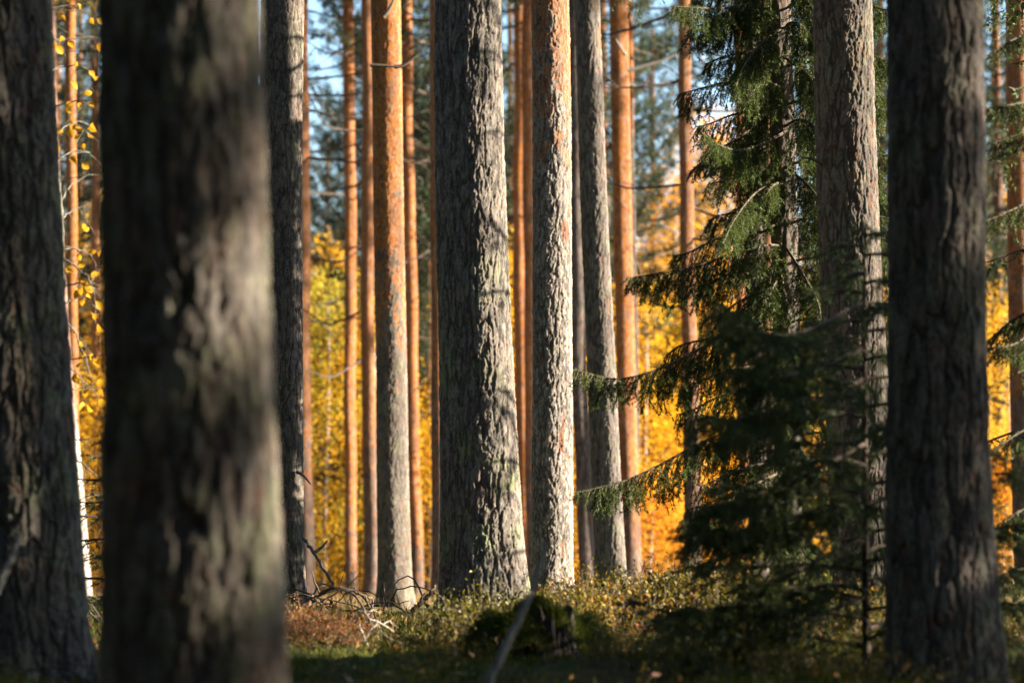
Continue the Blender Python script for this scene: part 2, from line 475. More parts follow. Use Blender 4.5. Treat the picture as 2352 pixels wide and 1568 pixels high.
def pine(D, cx, w, label, mat, H=16.5, seed=0, crown='hi', group=None, flare=.25, fl=.16, q=1.0, dead=0, fork=True, stub=0, dz_=None,
         name='pine_tree', cat='pine tree', gz=None, dlen=(.5, 1.6), drange=(0.4, 1.0)):
    """cx, w: trunk centre x and width at the rows 0, 784 and 1400 of the 2352 px wide photo, at distance D"""
    zt, zm, zb = (P(0, y, D)[2] for y in (0, 784, 1400))
    X = [P(c, 784, D)[0] for c in cx]
    g = float(ground(X[2], D)) if gz is None else gz
    o = thing(name, label, cat, (X[2], D, g), group)
    zs = [min(zb, g) - g, zm - g, zt - g] if zb > g else [0, zm - g, zt - g]
    zs = [zb - g, zm - g, zt - g]
    xs = [X[2] - X[2], X[1] - X[2], X[0] - X[2]]
    rr = [w[2] / 2 / FPX * D, w[1] / 2 / FPX * D, w[0] / 2 / FPX * D]
    cf = np.polyfit(zs, xs, 2)
    if zs[0] > 0:                                   # carry the axis down to the ground
        xs = [float(np.polyval(np.polyfit(zs, xs, 1), 0))] + xs; zs = [0.0] + zs; rr = [rr[0] * 1.03] + rr
    pxm = D / 2845.0
    dz = max(.0045, pxm * 1.0 / q) if dz_ is None else dz_
    n = int(np.clip(2 * math.pi * rr[0] / (pxm / q), 18, 330))
    me, axf, rdf = trunk_mesh(xs, [max(z, 0) if i == 0 else z for i, z in enumerate(zs)], zs, rr, zt - g + .25, H, n, dz, mat, seed + 100, flare=flare, fl=fl)
    obj('trunk', me, o)
    if crown:
        c = obj('crown', (CROWN_HI if crown == 'hi' else CROWN_FAR)[seed % (2 if crown == 'hi' else 3)], o)
        c.rotation_euler.z = seed * 1.7
        c.location = (float(axf(11.0)), 0, H - (16.5 if crown == 'hi' else 15.5))
    r = np.random.RandomState(seed + 900)
    for k in range(dead + stub):
        z = (zt - g) * r.uniform(*drange)
        az = r.choice([0, math.pi]) + r.uniform(-.8, .8)
        b = obj('dead_branch', DEAD[r.randint(7)] if (fork and k < dead) else STUB[r.randint(3)], o)
        L = r.uniform(*dlen) if k < dead else r.uniform(.08, .3)
        b.rotation_euler = (0, r.uniform(-.35, .15), az)
        b.scale = (L, 1.7, 1.7) if k < dead else (L, L * 2, L * 2)
        rr_ = float(rdf(z)) * .9
        b.location = (float(axf(z)) + rr_ * math.cos(az), rr_ * math.sin(az), z)
    return o, g, axf, rdf


# ---------------------------------------------------------------- the pines that stand in the photo
B_T1 = bark('bark_dark_mossy', .034, 2.6, .018, None, lichen=.6, red=.08, light=(.23, .20, .165), dark=(.07, .056, .046), hue=.4)
B_T2 = bark('bark_front', .040, 2.6, .018, None, lichen=.45, red=.1, light=(.28, .24, .205), hue=.6)
B_T3 = bark('bark_fine_scaly', .022, 2.4, .010, 4.5, .45, lichen=.25, red=.05, light=(.29, .25, .215), oside=4.5, oflat=.4)
B_T7 = bark('bark_orange_over_grey', .03, 2.0, .008, 2.85, 1.5, lichen=.3, red=.15, light=(.30, .255, .215), furrow=.7, flakes=1.3, oflat=.35, mott=.55)
B_T10 = bark('bark_thick_plates', .025, 2.8, .015, None, lichen=1.0, lz=2.6, red=.08, light=(.42, .38, .325), dark=(.145, .122, .104), hue=.3)
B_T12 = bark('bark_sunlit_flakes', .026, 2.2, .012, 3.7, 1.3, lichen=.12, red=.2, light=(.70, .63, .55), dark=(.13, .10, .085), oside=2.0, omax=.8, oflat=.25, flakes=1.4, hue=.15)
B_T14 = bark('bark_grey_flakes', .028, 2.4, .010, 5.0, .9, lichen=.2, red=.12, light=(.35, .30, .265), oside=3, oflat=.3, flakes=1.3)
B_T19 = bark('bark_dark_flakes', .026, 2.5, .012, None, lichen=.25, red=.15, light=(.25, .21, .18), flakes=1.4)
B_T20 = bark('bark_deep_furrows', .036, 3.0, .019, None, lichen=.3, red=.12, light=(.25, .215, .185), dark=(.07, .057, .048), hue=.4)
B_OR = bark('bark_orange_thin', .05, 2.2, .006, 1.0, 1.2, lichen=.1, red=.1, dark=(.10, .055, .04), light=(.28, .16, .115), displace=False, furrow=.5, mott=.5)
B_OB = bark('bark_red_brown_thin', .05, 2.2, .006, 2.2, 1.6, lichen=.1, red=.4, displace=False, dark=(.085, .045, .032), light=(.22, .13, .10), furrow=.5, omax=.75, mott=.5)
B_PU = bark('bark_purple_brown_thin', .05, 2.2, .008, 9.0, 1.0, lichen=.1, red=.1, displace=False, dark=(.085, .06, .055), light=(.22, .165, .15), mott=.5)

PINES = {}
def reg(key, *a, **k):
    PINES[key] = pine(*a, **k); return PINES[key]

reg('T1', 9.96, (5, 53, 92), (190, 195, 205), 'dark furrowed pine trunk cut by the frame edge, leafy birch sapling beside it', B_T1, seed=1, q=.75)
reg('T2', 6, (407, 432, 458), (355, 365, 392), 'broad blurred trunk of the nearest pine, out of focus', B_T2, seed=2, q=.42, flare=.1)
reg('T3', 17.8, (643, 646, 651), (94, 93, 102), 'sharp grey scaly pine partly hidden behind the nearest blurred trunk', B_T3, seed=3, q=1.15)
reg('T4', 44, (688, 698, 709), (36, 37, 38), 'slender red-brown pine just behind the sharp grey scaly pine', B_OB, seed=4, dead=12, stub=6, dlen=(.8, 2.6), drange=(.5, 1.0))
reg('T5', 50, (798, 805, 807), (25, 27, 27), 'slim bright orange pine standing alone before the yellow thicket', B_OR, seed=5, dead=14, stub=10, dlen=(.6, 2.2), drange=(.45, 1.0))
reg('T6', 42, (842, 846, 854), (30, 31, 33), 'slim rust-brown pine tucked against the thick orange-topped pine', B_OB, seed=6, dead=9, stub=5)
reg('T7', 26, (884, 898, 907), (74, 73, 79), 'pine with orange peeling upper bark and grey lower bark', B_T7, seed=7, q=1.1)
reg('T8', 52, (932, 947, 961), (27, 28, 32), 'pale orange thin pine glowing beside the grey foot of the orange-topped pine', B_OR, seed=8, dead=4, stub=5)
reg('T9', 34, (1004, 1008, 1014), (38, 40, 44), 'brown pine half hidden on the shaded side of the thick central pine', B_OB, seed=9, stub=2)
reg('T10', 14.5, (1078, 1092, 1121), (148, 160, 181), 'thick grey central pine with plated bark and greenish lichen near its foot', B_T10, seed=10, q=1.15, flare=.22, fl=.3)
reg('T11', 50, (1193, 1194, 1206), (28, 30, 31), 'slim glowing orange pine in the gap between the two big sunlit pines', B_OR, seed=11, stub=8)
reg('T11b', 43.85, (1216, 1219, 1228), (28, 29, 30), 'dark reddish pine peeking out behind the brightest sunlit pine', B_OB, seed=12, stub=3)
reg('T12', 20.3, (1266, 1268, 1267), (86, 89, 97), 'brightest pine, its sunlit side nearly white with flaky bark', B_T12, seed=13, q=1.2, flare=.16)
reg('T13', 38, (1322, 1332, 1352), (36, 37, 40), 'shaded purple-brown pine behind the brightest pine', B_PU, seed=14, stub=2)
reg('T14', 24, (1350, 1380, 1405), (57, 62, 68), 'grey flaky pine leaning slightly, spruce twigs in front of it', B_T14, seed=15, q=1.1)
reg('T15', 38, (1424, 1436, 1452), (42, 43, 46), 'smooth orange-brown pine with a long pale dead branch near its top', B_OR, seed=16, stub=6, dead=2, dlen=(.5, 1.4), drange=(.55, .95))
reg('T15b', 52, (1446, 1456, 1464), (16, 17, 18), 'very thin dark pine stem hugging the smooth orange-brown pine', B_PU, seed=17)
reg('T16', 35, (1571, 1583, 1588), (27, 34, 40), 'orange-brown pine with whorls of bare branches left of the spruce', B_OB, seed=18, dead=9, stub=10, dlen=(.6, 2.0), drange=(.45, 1.0))
reg('T17', 50, (1700, 1702, 1704), (22, 23, 24), 'thin orange pine seen through the tips of spruce branches', B_OR, seed=19, stub=8, dead=4, dlen=(.5, 1.6), drange=(.6, 1.0))
reg('T18', 36, (1730, 1735, 1742), (40, 43, 44), 'purplish grey pine close beside the thin orange pine at the spruce', B_PU, seed=20, stub=3, dead=2, dlen=(.6, 1.8), drange=(.6, 1.0))
reg('T18b', 44, (1762, 1764, 1766), (22, 24, 24), 'reddish pine stem mostly hidden by the hanging spruce branches', B_OB, seed=21)
reg('T19', 15.4, (1944, 1962, 1992), (126, 134, 142), 'dark flaky pine with a bark wound, rising behind the young spruce', B_T19, seed=22, q=1.15)
reg('T20', 9.75, (2152, 2151, 2164), (204, 207, 238), 'big dark pine with deep furrowed bark, its outer side catching light', B_T20, seed=23, q=.75, flare=.1)
reg('T21', 28, (2344, 2345, 2350), (52, 54, 56), 'reddish dark pine at the frame edge behind spruce sprays', B_OB, seed=24)
reg('T23', 48, (154, 168, 186), (24, 22, 22), 'narrow orange pine in the slot beside the birch sapling', B_OR, seed=26, stub=4)
reg('T24', 60, (208, 222, 230), (20, 21, 22), 'narrow brown pine in the slot against the nearest blurred trunk', B_OB, seed=27, stub=2)


# hand placed dead branches on the nearer pines
def side_branch(key, pix, D, rad, mat=M_deadwood):
    o = PINES[key][0]
    p = spline([P(x, y, D) for x, y in pix], 14) - np.array(o.location)
    mb = MB(); tube(mb, p, np.linspace(rad, rad * .35, 14), 6)
    obj('dead_branch', mb.mesh('dead_branch', [mat]), o)

side_branch('T3', [(680, 1082), (697, 1092), (714, 1112)], 17.7, .012)
side_branch('T7', [(905, 155), (930, 148), (960, 125)], 25.8, .022, M_twig)
side_branch('T7', [(880, 40), (895, 20), (908, -12)], 25.8, .022, M_twig)
side_branch('T7', [(850, 150), (885, 152), (925, 156)], 25.75, .02, M_twig)
side_branch('T15', [(1442, 164), (1480, 152), (1520, 140), (1562, 120)], 37.8, .028, M_palewood)
side_branch('T15', [(1438, 128), (1425, 108), (1415, 90)], 37.8, .022, M_palewood)
side_branch('T8', [(950, 900), (968, 880), (980, 862)], 51.5, .02, M_twig)
side_branch('T4', [(712, 735), (740, 745), (768, 775), (790, 800)], 43.5, .02, M_twig)
side_branch('T19', [(1890, 378), (1868, 366), (1842, 362)], 15.3, .012, M_twig)

# ---------------------------------------------------------------- far trees
FARBIRCH = []
def birch_crown_mesh(seed, H, rad, mat, nleaf, size=.075, zlo=.3):
    r = np.random.RandomState(seed); mb = MB()
    nc = 70
    cz = zlo + (H - zlo) * r.rand(nc) ** .9
    prof = np.clip(np.sin(np.pi * np.clip((cz / H) * .82 + .16, 0, 1)), .15, 1)
    az = r.rand(nc) * 6.28; rr = rad * prof * np.sqrt(r.rand(nc))
    c = np.stack([rr * np.cos(az), rr * np.sin(az), cz], 1)
    for k in range(nc):
        b = np.array([0, 0, max(.2, cz[k] - rr[k] * .8)])
        tube(mb, spline([b, (b + c[k]) / 2 + r.normal(size=3) * .1, c[k]], 5), np.linspace(.018, .005, 5), 4, 0)
    idx = r.randint(nc, size=nleaf)
    p = c[idx] + r.normal(size=(nleaf, 3)) * np.array([.34, .34, .30]) * (rad / 1.8)
    p[:, 2] = np.maximum(p[:, 2], .05)
    leaves(mb, p, size, 1, 0)
    return mb.mesh('birch_crown', [M_twig, mat], False)


BC = [birch_crown_mesh(1, 8.0, 2.0, M_birch_gold, 11000), birch_crown_mesh(2, 7.0, 2.2, M_birch_gold, 11000), birch_crown_mesh(3, 9.5, 2.0, M_birch_orange, 11000),
      birch_crown_mesh(4, 6.0, 1.9, M_birch_green, 8000), birch_crown_mesh(5, 4.0, 1.9, M_birch_gold, 9000), birch_crown_mesh(6, 3.0, 1.7, M_birch_orange, 8000)]
BH = [8.0, 7.0, 9.5, 6.0, 4.0, 3.0]
def birch_trunk_mesh(seed, H):
    r = np.random.RandomState(seed); mb = MB()
    k = np.linspace(0, 1, 14)[:, None]
    p = np.hstack([.12 * np.sin(k * 3 + r.rand() * 6) * k, .1 * np.sin(k * 4 + r.rand() * 6) * k, k * H - .2])
    tube(mb, p, np.linspace(.065, .012, 14), 8)
    return mb.mesh('trunk', [M_birchbark])
BT = [birch_trunk_mesh(k, h) for k, h in enumerate(BH)]


def far_birch(px, D, kind, sc, label, group):
    x = (px - 1176) / FPX * D
    o = thing('birch_tree', label, 'birch tree', (x, D, float(ground(x, D))), group)
    t = obj('trunk', BT[kind], o); c = obj('crown', BC[kind], o)
    c.rotation_euler.z = random.uniform(0, 6.28); t.rotation_euler.z = random.uniform(0, 6.28)
    c.scale = (sc * random.uniform(.9, 1.15), sc * random.uniform(.9, 1.15), sc); t.scale = (sc, sc, sc)
    return o

GL = 'golden birch in the blurred sunlit thicket far behind the pines'
GG = 'golden birches far behind the pines'
OL = 'orange-leaved birch in the blurred sunlit thicket far behind the pines'
OG = 'orange birches far behind the pines'
rows = [(58, 9, (0, 1, 4), .9), (72, 11, (0, 1, 0, 4), 1.0), (92, 13, (0, 2, 1, 0), 1.15)]
for D, n, kinds, sc in rows:
    for k in range(n):
        px = -60 + (2470) * (k + .5) / n + random.uniform(-60, 60)
        kd = random.choice(kinds)
        if 1480 < px < 1780 and D > 60: kd = 2
        far_birch(px, D + random.uniform(-5, 5), kd, sc * random.uniform(.82, 1.12), OL if kd == 2 else GL, OG if kd == 2 else GG)
for px, D, kd, sc in ((1500, 84, 2, 1.15), (1545, 78, 2, 1.25), (1620, 82, 2, 1.5), (1660, 90, 2, 1.6), (1690, 76, 2, 1.3), (1570, 98, 2, 1.5), (960, 88, 0, 1.5), (985, 76, 0, 1.25), (730, 84, 0, 1.3), (770, 78, 0, 1.2), (1460, 86, 0, 1.2), (2330, 80, 2, 1.3), (2290, 88, 2, 1.2),
                      (745, 64, 4, 1.5), (825, 66, 4, 1.5), (700, 70, 0, 1.0), (1520, 64, 4, 1.6), (1660, 66, 4, 1.6), (1610, 60, 4, 1.2), (985, 62, 4, 1.5), (1180, 66, 0, 1.0), (1310, 66, 0, 1.0), (130, 70, 0, 1.1), (220, 66, 0, 1.1), (200, 80, 2, 1.3)):
    far_birch(px, D, kd, sc, OL if kd == 2 else GL, OG if kd == 2 else GG)
far_birch(745, 55, 3, 1.0, 'green-yellow bushy birch between the two slim pines beside the sharp grey trunk', None)
far_birch(1535, 62, 3, 1.0, 'green-yellow bushy birch seen under the longest drooping spruce bough', None)
far_birch(985, 60, 3, .9, 'yellowing green birch between the orange-topped pine and the thick central pine', None)
for px, D, s in ((1490, 46, .9), (1560, 50, 1.0), (1640, 47, .9), (2300, 44, 1.0)):
    far_birch(px, D, 5, s * .8, 'low orange birch bush beyond the heather near the spruce', 'low orange birch bushes')

FB = bark('bark_far_pine', .06, 2.2, .006, 9, 3, lichen=.1, red=.2, displace=False, dark=(.09, .06, .045), light=(.22, .15, .11), mott=.5)
def far_trunk_mesh(seed):
    return trunk_mesh([0, .05, .1], [0, 4, 8], [0, 4, 8], [.11, .095, .085], 9, 15.3, 12, .25, FB, seed)[0]
FT = [far_trunk_mesh(k) for k in range(3)]
far_spots = [(40, 78), (120, 64), (215, 95), (330, 85), (520, 75), (850, 82), (925, 70), (975, 96), (1050, 80), (1130, 105), (1180, 74),
             (1240, 92), (1340, 70), (1395, 100), (1500, 62), (1530, 88), (1625, 108), (1650, 74), (1745, 90), (1850, 80), (1990, 70), (2060, 95), (2200, 85), (2290, 62), (2340, 90), (700, 112),
             (1010, 60), (885, 112), (1300, 115), (1580, 118), (1190, 118), (930, 60), (960, 84), (1040, 66), (1400, 60), (180, 70), (2280, 72), (2040, 62), (742, 104), (800, 118)]
far_spots = [(a, b) for a, b in far_spots if not (1475 < a < 1725 and b < 105)] + [(1492, 82)]
for k, (px, D) in enumerate(far_spots):
    x = (px - 1176) / FPX * D
    o = thing('pine_tree', 'distant blurred pine with dark green boughs above the yellow thicket', 'pine tree', (x, D, float(ground(x, D))), 'distant pines above the thicket')
    t = obj('trunk', FT[k % 3], o); c = obj('crown', CROWN_FAR[k % 3], o)
    s = random.uniform(.9, 1.15); o.rotation_euler.z = random.uniform(0, 6.28); o.scale = (s, s, s)

for px, D, s, lab in ((762, 62, .42, 'young bushy pine glowing green low behind the slim bright orange pine'), (1480, 60, .36, 'young green pine beside the smooth orange-brown pine, blurred'),
                      (1625, 66, .5, 'young dark green pine among golden birches behind the whorled-branch pine'), (985, 58, .45, 'young green pine in the narrow gap left of the thick central pine')):
    x = (px - 1176) / FPX * D
    o = thing('pine_tree', lab, 'pine tree', (x, D, float(ground(x, D))))
    obj('trunk', FT[1], o); obj('crown', CROWN_FAR[0], o)
    o.scale = (s * 1.1, s * 1.1, s); o.rotation_euler.z = px

# white birch trunk in the left slot
def slot_birch():
    D = 40
    pix = [(110, -60), (122, 300), (140, 640), (158, 900), (176, 1100), (200, 1400)]
    b = P(200, 1400, D); g = float(ground(b[0], D))
    o = thing('birch_tree', 'pale leaning birch with white lower bark in the slot beside the dark mossy pine', 'birch tree', (b[0], D, g))
    pts = [P(x, y, D) - np.array([b[0], D, g]) for x, y in pix][::-1]
    top = pts[-1]; pts = [np.array([.02, 0, -.3])] + pts + [top + np.array([-.6, 0, 3.0])]
    mb = MB(); tube(mb, spline(pts, 40), np.linspace(.095, .05, 40), 14)
    tm = mb.mesh('trunk', [M_birchbark, M_birchpink])
    tm.polygons.foreach_set('material_index', np.array([1 if p_.center.z > 2.9 else 0 for p_ in tm.polygons], np.int32))
    obj('trunk', tm, o)
    c = obj('crown', BC[1], o); c.location = (top[0] - .4, 0, top[2] - .5); c.scale = (.8, .8, .6)
slot_birch()


# ---------------------------------------------------------------- spruces
def segs_to_needles(mb, segs, dens, L, w, m):
    """segs: list of (p0,p1) along twigs"""
    a = np.array([s[0] for s in segs]); b = np.array([s[1] for s in segs])
    ln = np.linalg.norm(b - a, axis=1); n = np.maximum(2, (ln * dens).astype(int))
    i = np.repeat(np.arange(len(a)), n)
    u = rs.rand(len(i))[:, None]
    p = a[i] + (b[i] - a[i]) * u
    t = norm(b - a)[i]
    pr = rs.normal(size=(len(i), 3)); pr = norm(pr - t * np.sum(pr * t, 1, keepdims=True))
    d = norm(pr * .8 + t * .65)
    blades(mb, p, d, L * (.7 + .6 * rs.rand(len(i))), w, m)


def spruce_branch(path, r, tl=.24, hang=1.0, dens=420, nl=.016, nw=.0028, step=.03, rad=.010, nm=None, sub=True, bare=.15):
    """a bough: drooping main axis with side twigs clothed in needles; returns its mesh"""
    mb = MB(); segs = []
    L = np.sum(np.linalg.norm(np.diff(path, axis=0), axis=1)); n = max(10, int(L / .04))
    p = spline(path, n)
    tube(mb, p, np.linspace(rad, .0025, n), 5, 0)
    t = norm(np.gradient(p, axis=0))
    k0 = int(n * .35)
    for i in range(k0, n - 1): segs.append((p[i], p[i + 1]))
    m = int(L / step)
    for q in range(m):
        u = bare + (1 - bare) * (q + r.rand() * .6) / m
        f = u * (n - 1); i = min(int(f), n - 2); b = p[i] + (p[i + 1] - p[i]) * (f - i); tt = t[i]
        side = norm(np.cross(tt, [0, 0, 1.])) * (1 if q % 2 else -1)
        l = (tl * (1 - u) ** .45 * r.uniform(.45, 1.15) + .035) * min(1, .5 + u * 2)
        d = norm(side * r.uniform(.35, 1.0) * (1 - .45 * hang) + tt * r.uniform(.25, .7) + np.array([0, 0, -1]) * hang * r.uniform(.2, .9))
        ns = max(3, int(l / .035)); pts = [b]
        for s in range(ns):
            d = norm(d + np.array([0, 0, -.22 * hang]) + r.normal(size=3) * .10); pts.append(pts[-1] + d * l / ns)
        tube(mb, pts, np.linspace(.003, .0012, len(pts)), 3, 0)
        segs += list(zip(pts[:-1], pts[1:]))
        if sub and l > .09:
            for s in range(1, ns):
                if r.rand() < .75:
                    sd = norm(np.cross(d, r.normal(size=3)) * .8 + d * .7 + np.array([0, 0, -.35 * hang]))
                    l2 = l * r.uniform(.2, .42); e = pts[s] + sd * l2
                    mid = (pts[s] + e) / 2
                    segs += [(pts[s], mid), (mid, e - np.array([0, 0, .1 * l2 * hang]))]
    segs_to_needles(mb, segs, dens, nl, nw, 1)
    return mb.mesh('branch', [M_twig, nm or M_needle_spruce], False)


def generic_bough(r, z, az, L, droop=.35, up=.25):
    d = np.array([math.cos(az), math.sin(az), 0])
    k = np.array([0, .3, .6, .85, 1.0])
    zz = .12 * L * np.sin(k * 2.2) - droop * L * k ** 1.4 + up * L * np.maximum(0, k - .6) ** 2 * 2
    return np.array([d * L * a + np.array([0, 0, z + b]) for a, b in zip(k, zz)]) + r.normal(size=(5, 3)) * .02 * L * k[:, None]


def spruce_A():
    r = np.random.RandomState(5); D = 17.4
    x = P(1805, 784, D)[0]; g = float(ground(x, D)); base = np.array([x, D, g])
    o = thing('spruce_tree', 'tall spruce with drooping boughs reaching out in front of the grey flaky pine', 'spruce tree', base)
    zs = [0, 1.8, 3.6]
    me, axf, rdf = trunk_mesh([.0, 0, -.03], zs, zs, [.095, .085, .075], 4.2, 13, 60, .012, B_T19, 77, flare=.3)
    obj('trunk', me, o)
    hand = [
        ([(1795, 505), (1700, 570), (1600, 612), (1510, 628), (1440, 640)], 16.9, .32),
        ([(1800, 690), (1690, 752), (1600, 805), (1500, 852), (1410, 870), (1318, 848)], 16.6, .34),
        ([(1800, 905), (1700, 975), (1600, 1022), (1500, 1075), (1420, 1108), (1322, 1130)], 16.7, .34),
        ([(1800, 235), (1740, 285), (1690, 320), (1640, 350), (1585, 395)], 16.7, .24),
        ([(1810, 300), (1750, 330), (1700, 345), (1655, 335), (1615, 310)], 16.3, .22),
        ([(1800, -40), (1720, 8), (1650, 20), (1600, 18), (1545, 15)], 16.8, .30),
        ([(1800, -60), (1740, -10), (1690, 15), (1640, 60), (1600, 90)], 17.2, .28),
        ([(1800, 60), (1750, 100), (1710, 150), (1690, 200)], 16.6, .3),
        ([(1800, 420), (1740, 440), (1690, 500), (1660, 560)], 16.3, .28),
        ([(1800, 1080), (1720, 1120), (1640, 1170), (1560, 1200)], 16.6, .25),
        ([(1800, 560), (1850, 640), (1880, 700), (1890, 760)], 16.4, .3),
        ([(1800, 380), (1860, 430), (1900, 500), (1930, 590)], 16.6, .3),
        ([(1800, 130), (1860, 180), (1890, 250), (1900, 330)], 16.5, .3),
        ([(1800, -60), (1850, 0), (1890, 60), (1910, 130)], 16.6, .3),
        ([(1805, 330), (1900, 350), (2000, 420), (2050, 480)], 18.0, .3),
        ([(1805, 120), (1900, 130), (2000, 190), (2060, 260)], 18.1, .3),
        ([(1805, 600), (1900, 640), (2000, 720), (2050, 800)], 18.0, .3),
        ([(1805, 800), (1900, 850), (2000, 930), (2060, 1000)], 18.0, .3),
    ]
    for pix, Dt, tl in hand:
        n = len(pix)
        pw = np.array([P(a, b, D - .05 + (Dt - D + .05) * i / (n - 1)) for i, (a, b) in enumerate(pix)]) - base
        obj('branch', spruce_branch(pw, r, tl=tl, step=.017, dens=720, nl=.021, nw=.0032), o)
    # the rest of the whorls, up the stem and round the back
    for k in range(84):
        z = .4 + 3.9 * k / 84
        az = k * 2.4 + r.uniform(-.3, .3)
        L = (1.5 - .12 * z) * r.uniform(.6, 1)
        L *= .62 if math.cos(az) < -.2 else .9
        obj('branch', spruce_branch(generic_bough(r, z, az, L), r, tl=.32, step=.022, dens=500, nl=.021, nw=.004), o)
    top = MB(); segs = []
    for k in range(90):
        z = 4.2 + 8.6 * (k / 90) ** .9; L = 1.35 * (1 - k / 95); az = k * 2.4
        b = generic_bough(r, z, az, L); p = spline(b, 8); tube(top, p, np.linspace(.012, .003, 8), 4, 0)
        for q in range(int(26 * L) + 4):
            i = r.randint(1, 7); d = norm(r.normal(size=3) * .6 + np.array([0, 0, -.7])); s = r.uniform(.12, .3) * (.4 + L * .6)
            segs.append((p[i], p[i] + d * s))
    segs_to_needles(top, segs, 130, .03, .008, 1)
    obj('crown', top.mesh('crown', [M_twig, M_needle_spruce], False), o)
    return o
SPRUCE_A = spruce_A()


def spruce_young(name, label, bx, D, H, nb, Lb, seed, mat, az_skip=None, dens=300, nl=.018, nw=.004, tl=.16, lean=0, droop=.18, up=.45, step=.032, hand=()):
    r = np.random.RandomState(seed)
    x = P(bx, 784, D)[0]; g = float(ground(x, D)); o = thing('spruce_tree', label, 'spruce tree', (x, D, g))
    mb = MB(); k = np.linspace(0, 1, 16)[:, None]
    st = np.hstack([lean * k, .02 * np.sin(k * 5), k * H - .05])
    tube(mb, st, np.linspace(.018 * H / 1.7, .004, 16), 8)
    obj('trunk', mb.mesh('trunk', [M_twig]), o)
    for i in range(nb):
        u = (i + .3) / nb
        z = .08 + (H - .12) * u
        L = Lb * (1 - u) ** .95 * r.uniform(.75, 1.1) + .10
        az = i * 2.399 + r.uniform(-.3, .3)
        b = generic_bough(r, z, az, L, droop, up) + np.array([lean * z / H, 0, 0])
        obj('branch', spruce_branch(b, r, tl=tl * min(1, .35 + L), hang=.35, step=step, dens=dens, nl=nl, nw=nw, rad=.008, nm=mat, bare=.12), o)
    for pix, Dt in hand:
        n = len(pix)
        pw = np.array([P(a, c, D + (Dt - D) * q / (n - 1)) for q, (a, c) in enumerate(pix)]) - np.array([x, D, g])
        obj('branch', spruce_branch(pw, r, tl=tl, hang=.45, step=step * .8, dens=dens * 1.2, nl=nl, nw=nw, rad=.009, nm=mat, bare=.3), o)
    p = st[-5:] ; m2 = MB(); segs_to_needles(m2, list(zip(p[:-1], p[1:])), 500, nl, nw, 0)
    obj('leader', m2.mesh('leader', [mat], False), o)
    return o

spruce_young('spruce', 'young dark blurred spruce with upturned twigs in front of the wounded flaky pine', 1985, 10.6, 1.76, 46, .82, 21, M_needle_young, tl=.28, dens=620, nl=.021, step=.032,
             hand=[([(1985, 690), (1850, 760), (1740, 765), (1655, 700)], 9.4), ([(1985, 800), (1850, 850), (1760, 872), (1690, 845)], 9.6), ([(1985, 870), (1850, 930), (1700, 962), (1622, 955)], 9.5),
                   ([(1985, 1020), (1850, 1090), (1700, 1150), (1640, 1158)], 9.7), ([(1985, 1130), (1800, 1195), (1680, 1218), (1578, 1205)], 10.0), ([(1985, 1230), (1800, 1325), (1650, 1395), (1560, 1398)], 10.0),
                   ([(1985, 1370), (1800, 1445), (1660, 1500), (1580, 1505)], 9.9)])
spruce_young('spruce', 'small dark spruce showing between the mossy dark pine and the nearest blurred trunk', 285, 14.5, 1.15, 26, .5, 22, M_needle_spruce, tl=.16)


def spruce_edge():
    r = np.random.RandomState(9); D = 13.8
    x = P(2480, 784, D)[0]; g = float(ground(x, D)); base = np.array([x, D, g])
    o = thing('spruce_tree', 'dark spruce reaching in from the frame edge beside the big furrowed pine', 'spruce tree', base)
    zs = [0, 1.8, 3.6]
    obj('trunk', trunk_mesh([0, 0, 0], zs, zs, [.085, .075, .065], 4, 11, 24, .1, B_PU, 78)[0], o)
    for pix, Dt in (([(2470, 150), (2400, 220), (2330, 240), (2262, 250)], 13.1), ([(2470, 250), (2400, 300), (2340, 310), (2280, 330)], 13.6), ([(2470, 380), (2400, 440), (2330, 480), (2262, 510)], 13.3),
                    ([(2470, 700), (2400, 740), (2330, 790), (2265, 800)], 13.2), ([(2470, 620), (2400, 690), (2320, 740), (2262, 790)], 13.8), ([(2470, 900), (2400, 960), (2330, 1000), (2275, 1040)], 13.4),
                    ([(2470, 1080), (2400, 1150), (2330, 1180), (2285, 1230)], 13.4), ([(2470, 1250), (2400, 1330), (2340, 1380), (2290, 1400)], 13.2), ([(2470, 20), (2400, 60), (2330, 90), (2270, 130)], 13.4)):
        n = len(pix)
        pw = np.array([P(a, b, D + (Dt - D) * i / (n - 1)) for i, (a, b) in enumerate(pix)]) - base
        obj('branch', spruce_branch(pw, r, tl=.2, hang=.7, step=.02, dens=600, nl=.019), o)
    top = MB(); segs = []
    for k in range(110):
        z = .4 + 10.4 * (k / 110) ** .9; L = 1.5 * (1 - k / 116); az = (k * 2.4 + 3.5) % 6.28
        if z < 3.8 and math.cos(az) < -.1: L *= .35
        b = generic_bough(r, z, az, L); p = spline(b, 8); tube(top, p, np.linspace(.012, .003, 8), 4, 0)
        for q in range(int(30 * L) + 4):
            i = r.randint(1, 7); d = norm(r.normal(size=3) * .6 + np.array([0, 0, -.7])); s = r.uniform(.12, .3) * (.4 + L * .6)
            segs.append((p[i], p[i] + d * s))
    segs_to_needles(top, segs, 150, .03, .008, 1)
    me = top.mesh('crown', [M_twig, M_needle_spruce], False)
    obj('crown', me, o)
    return o
SPRUCE_E = spruce_edge()


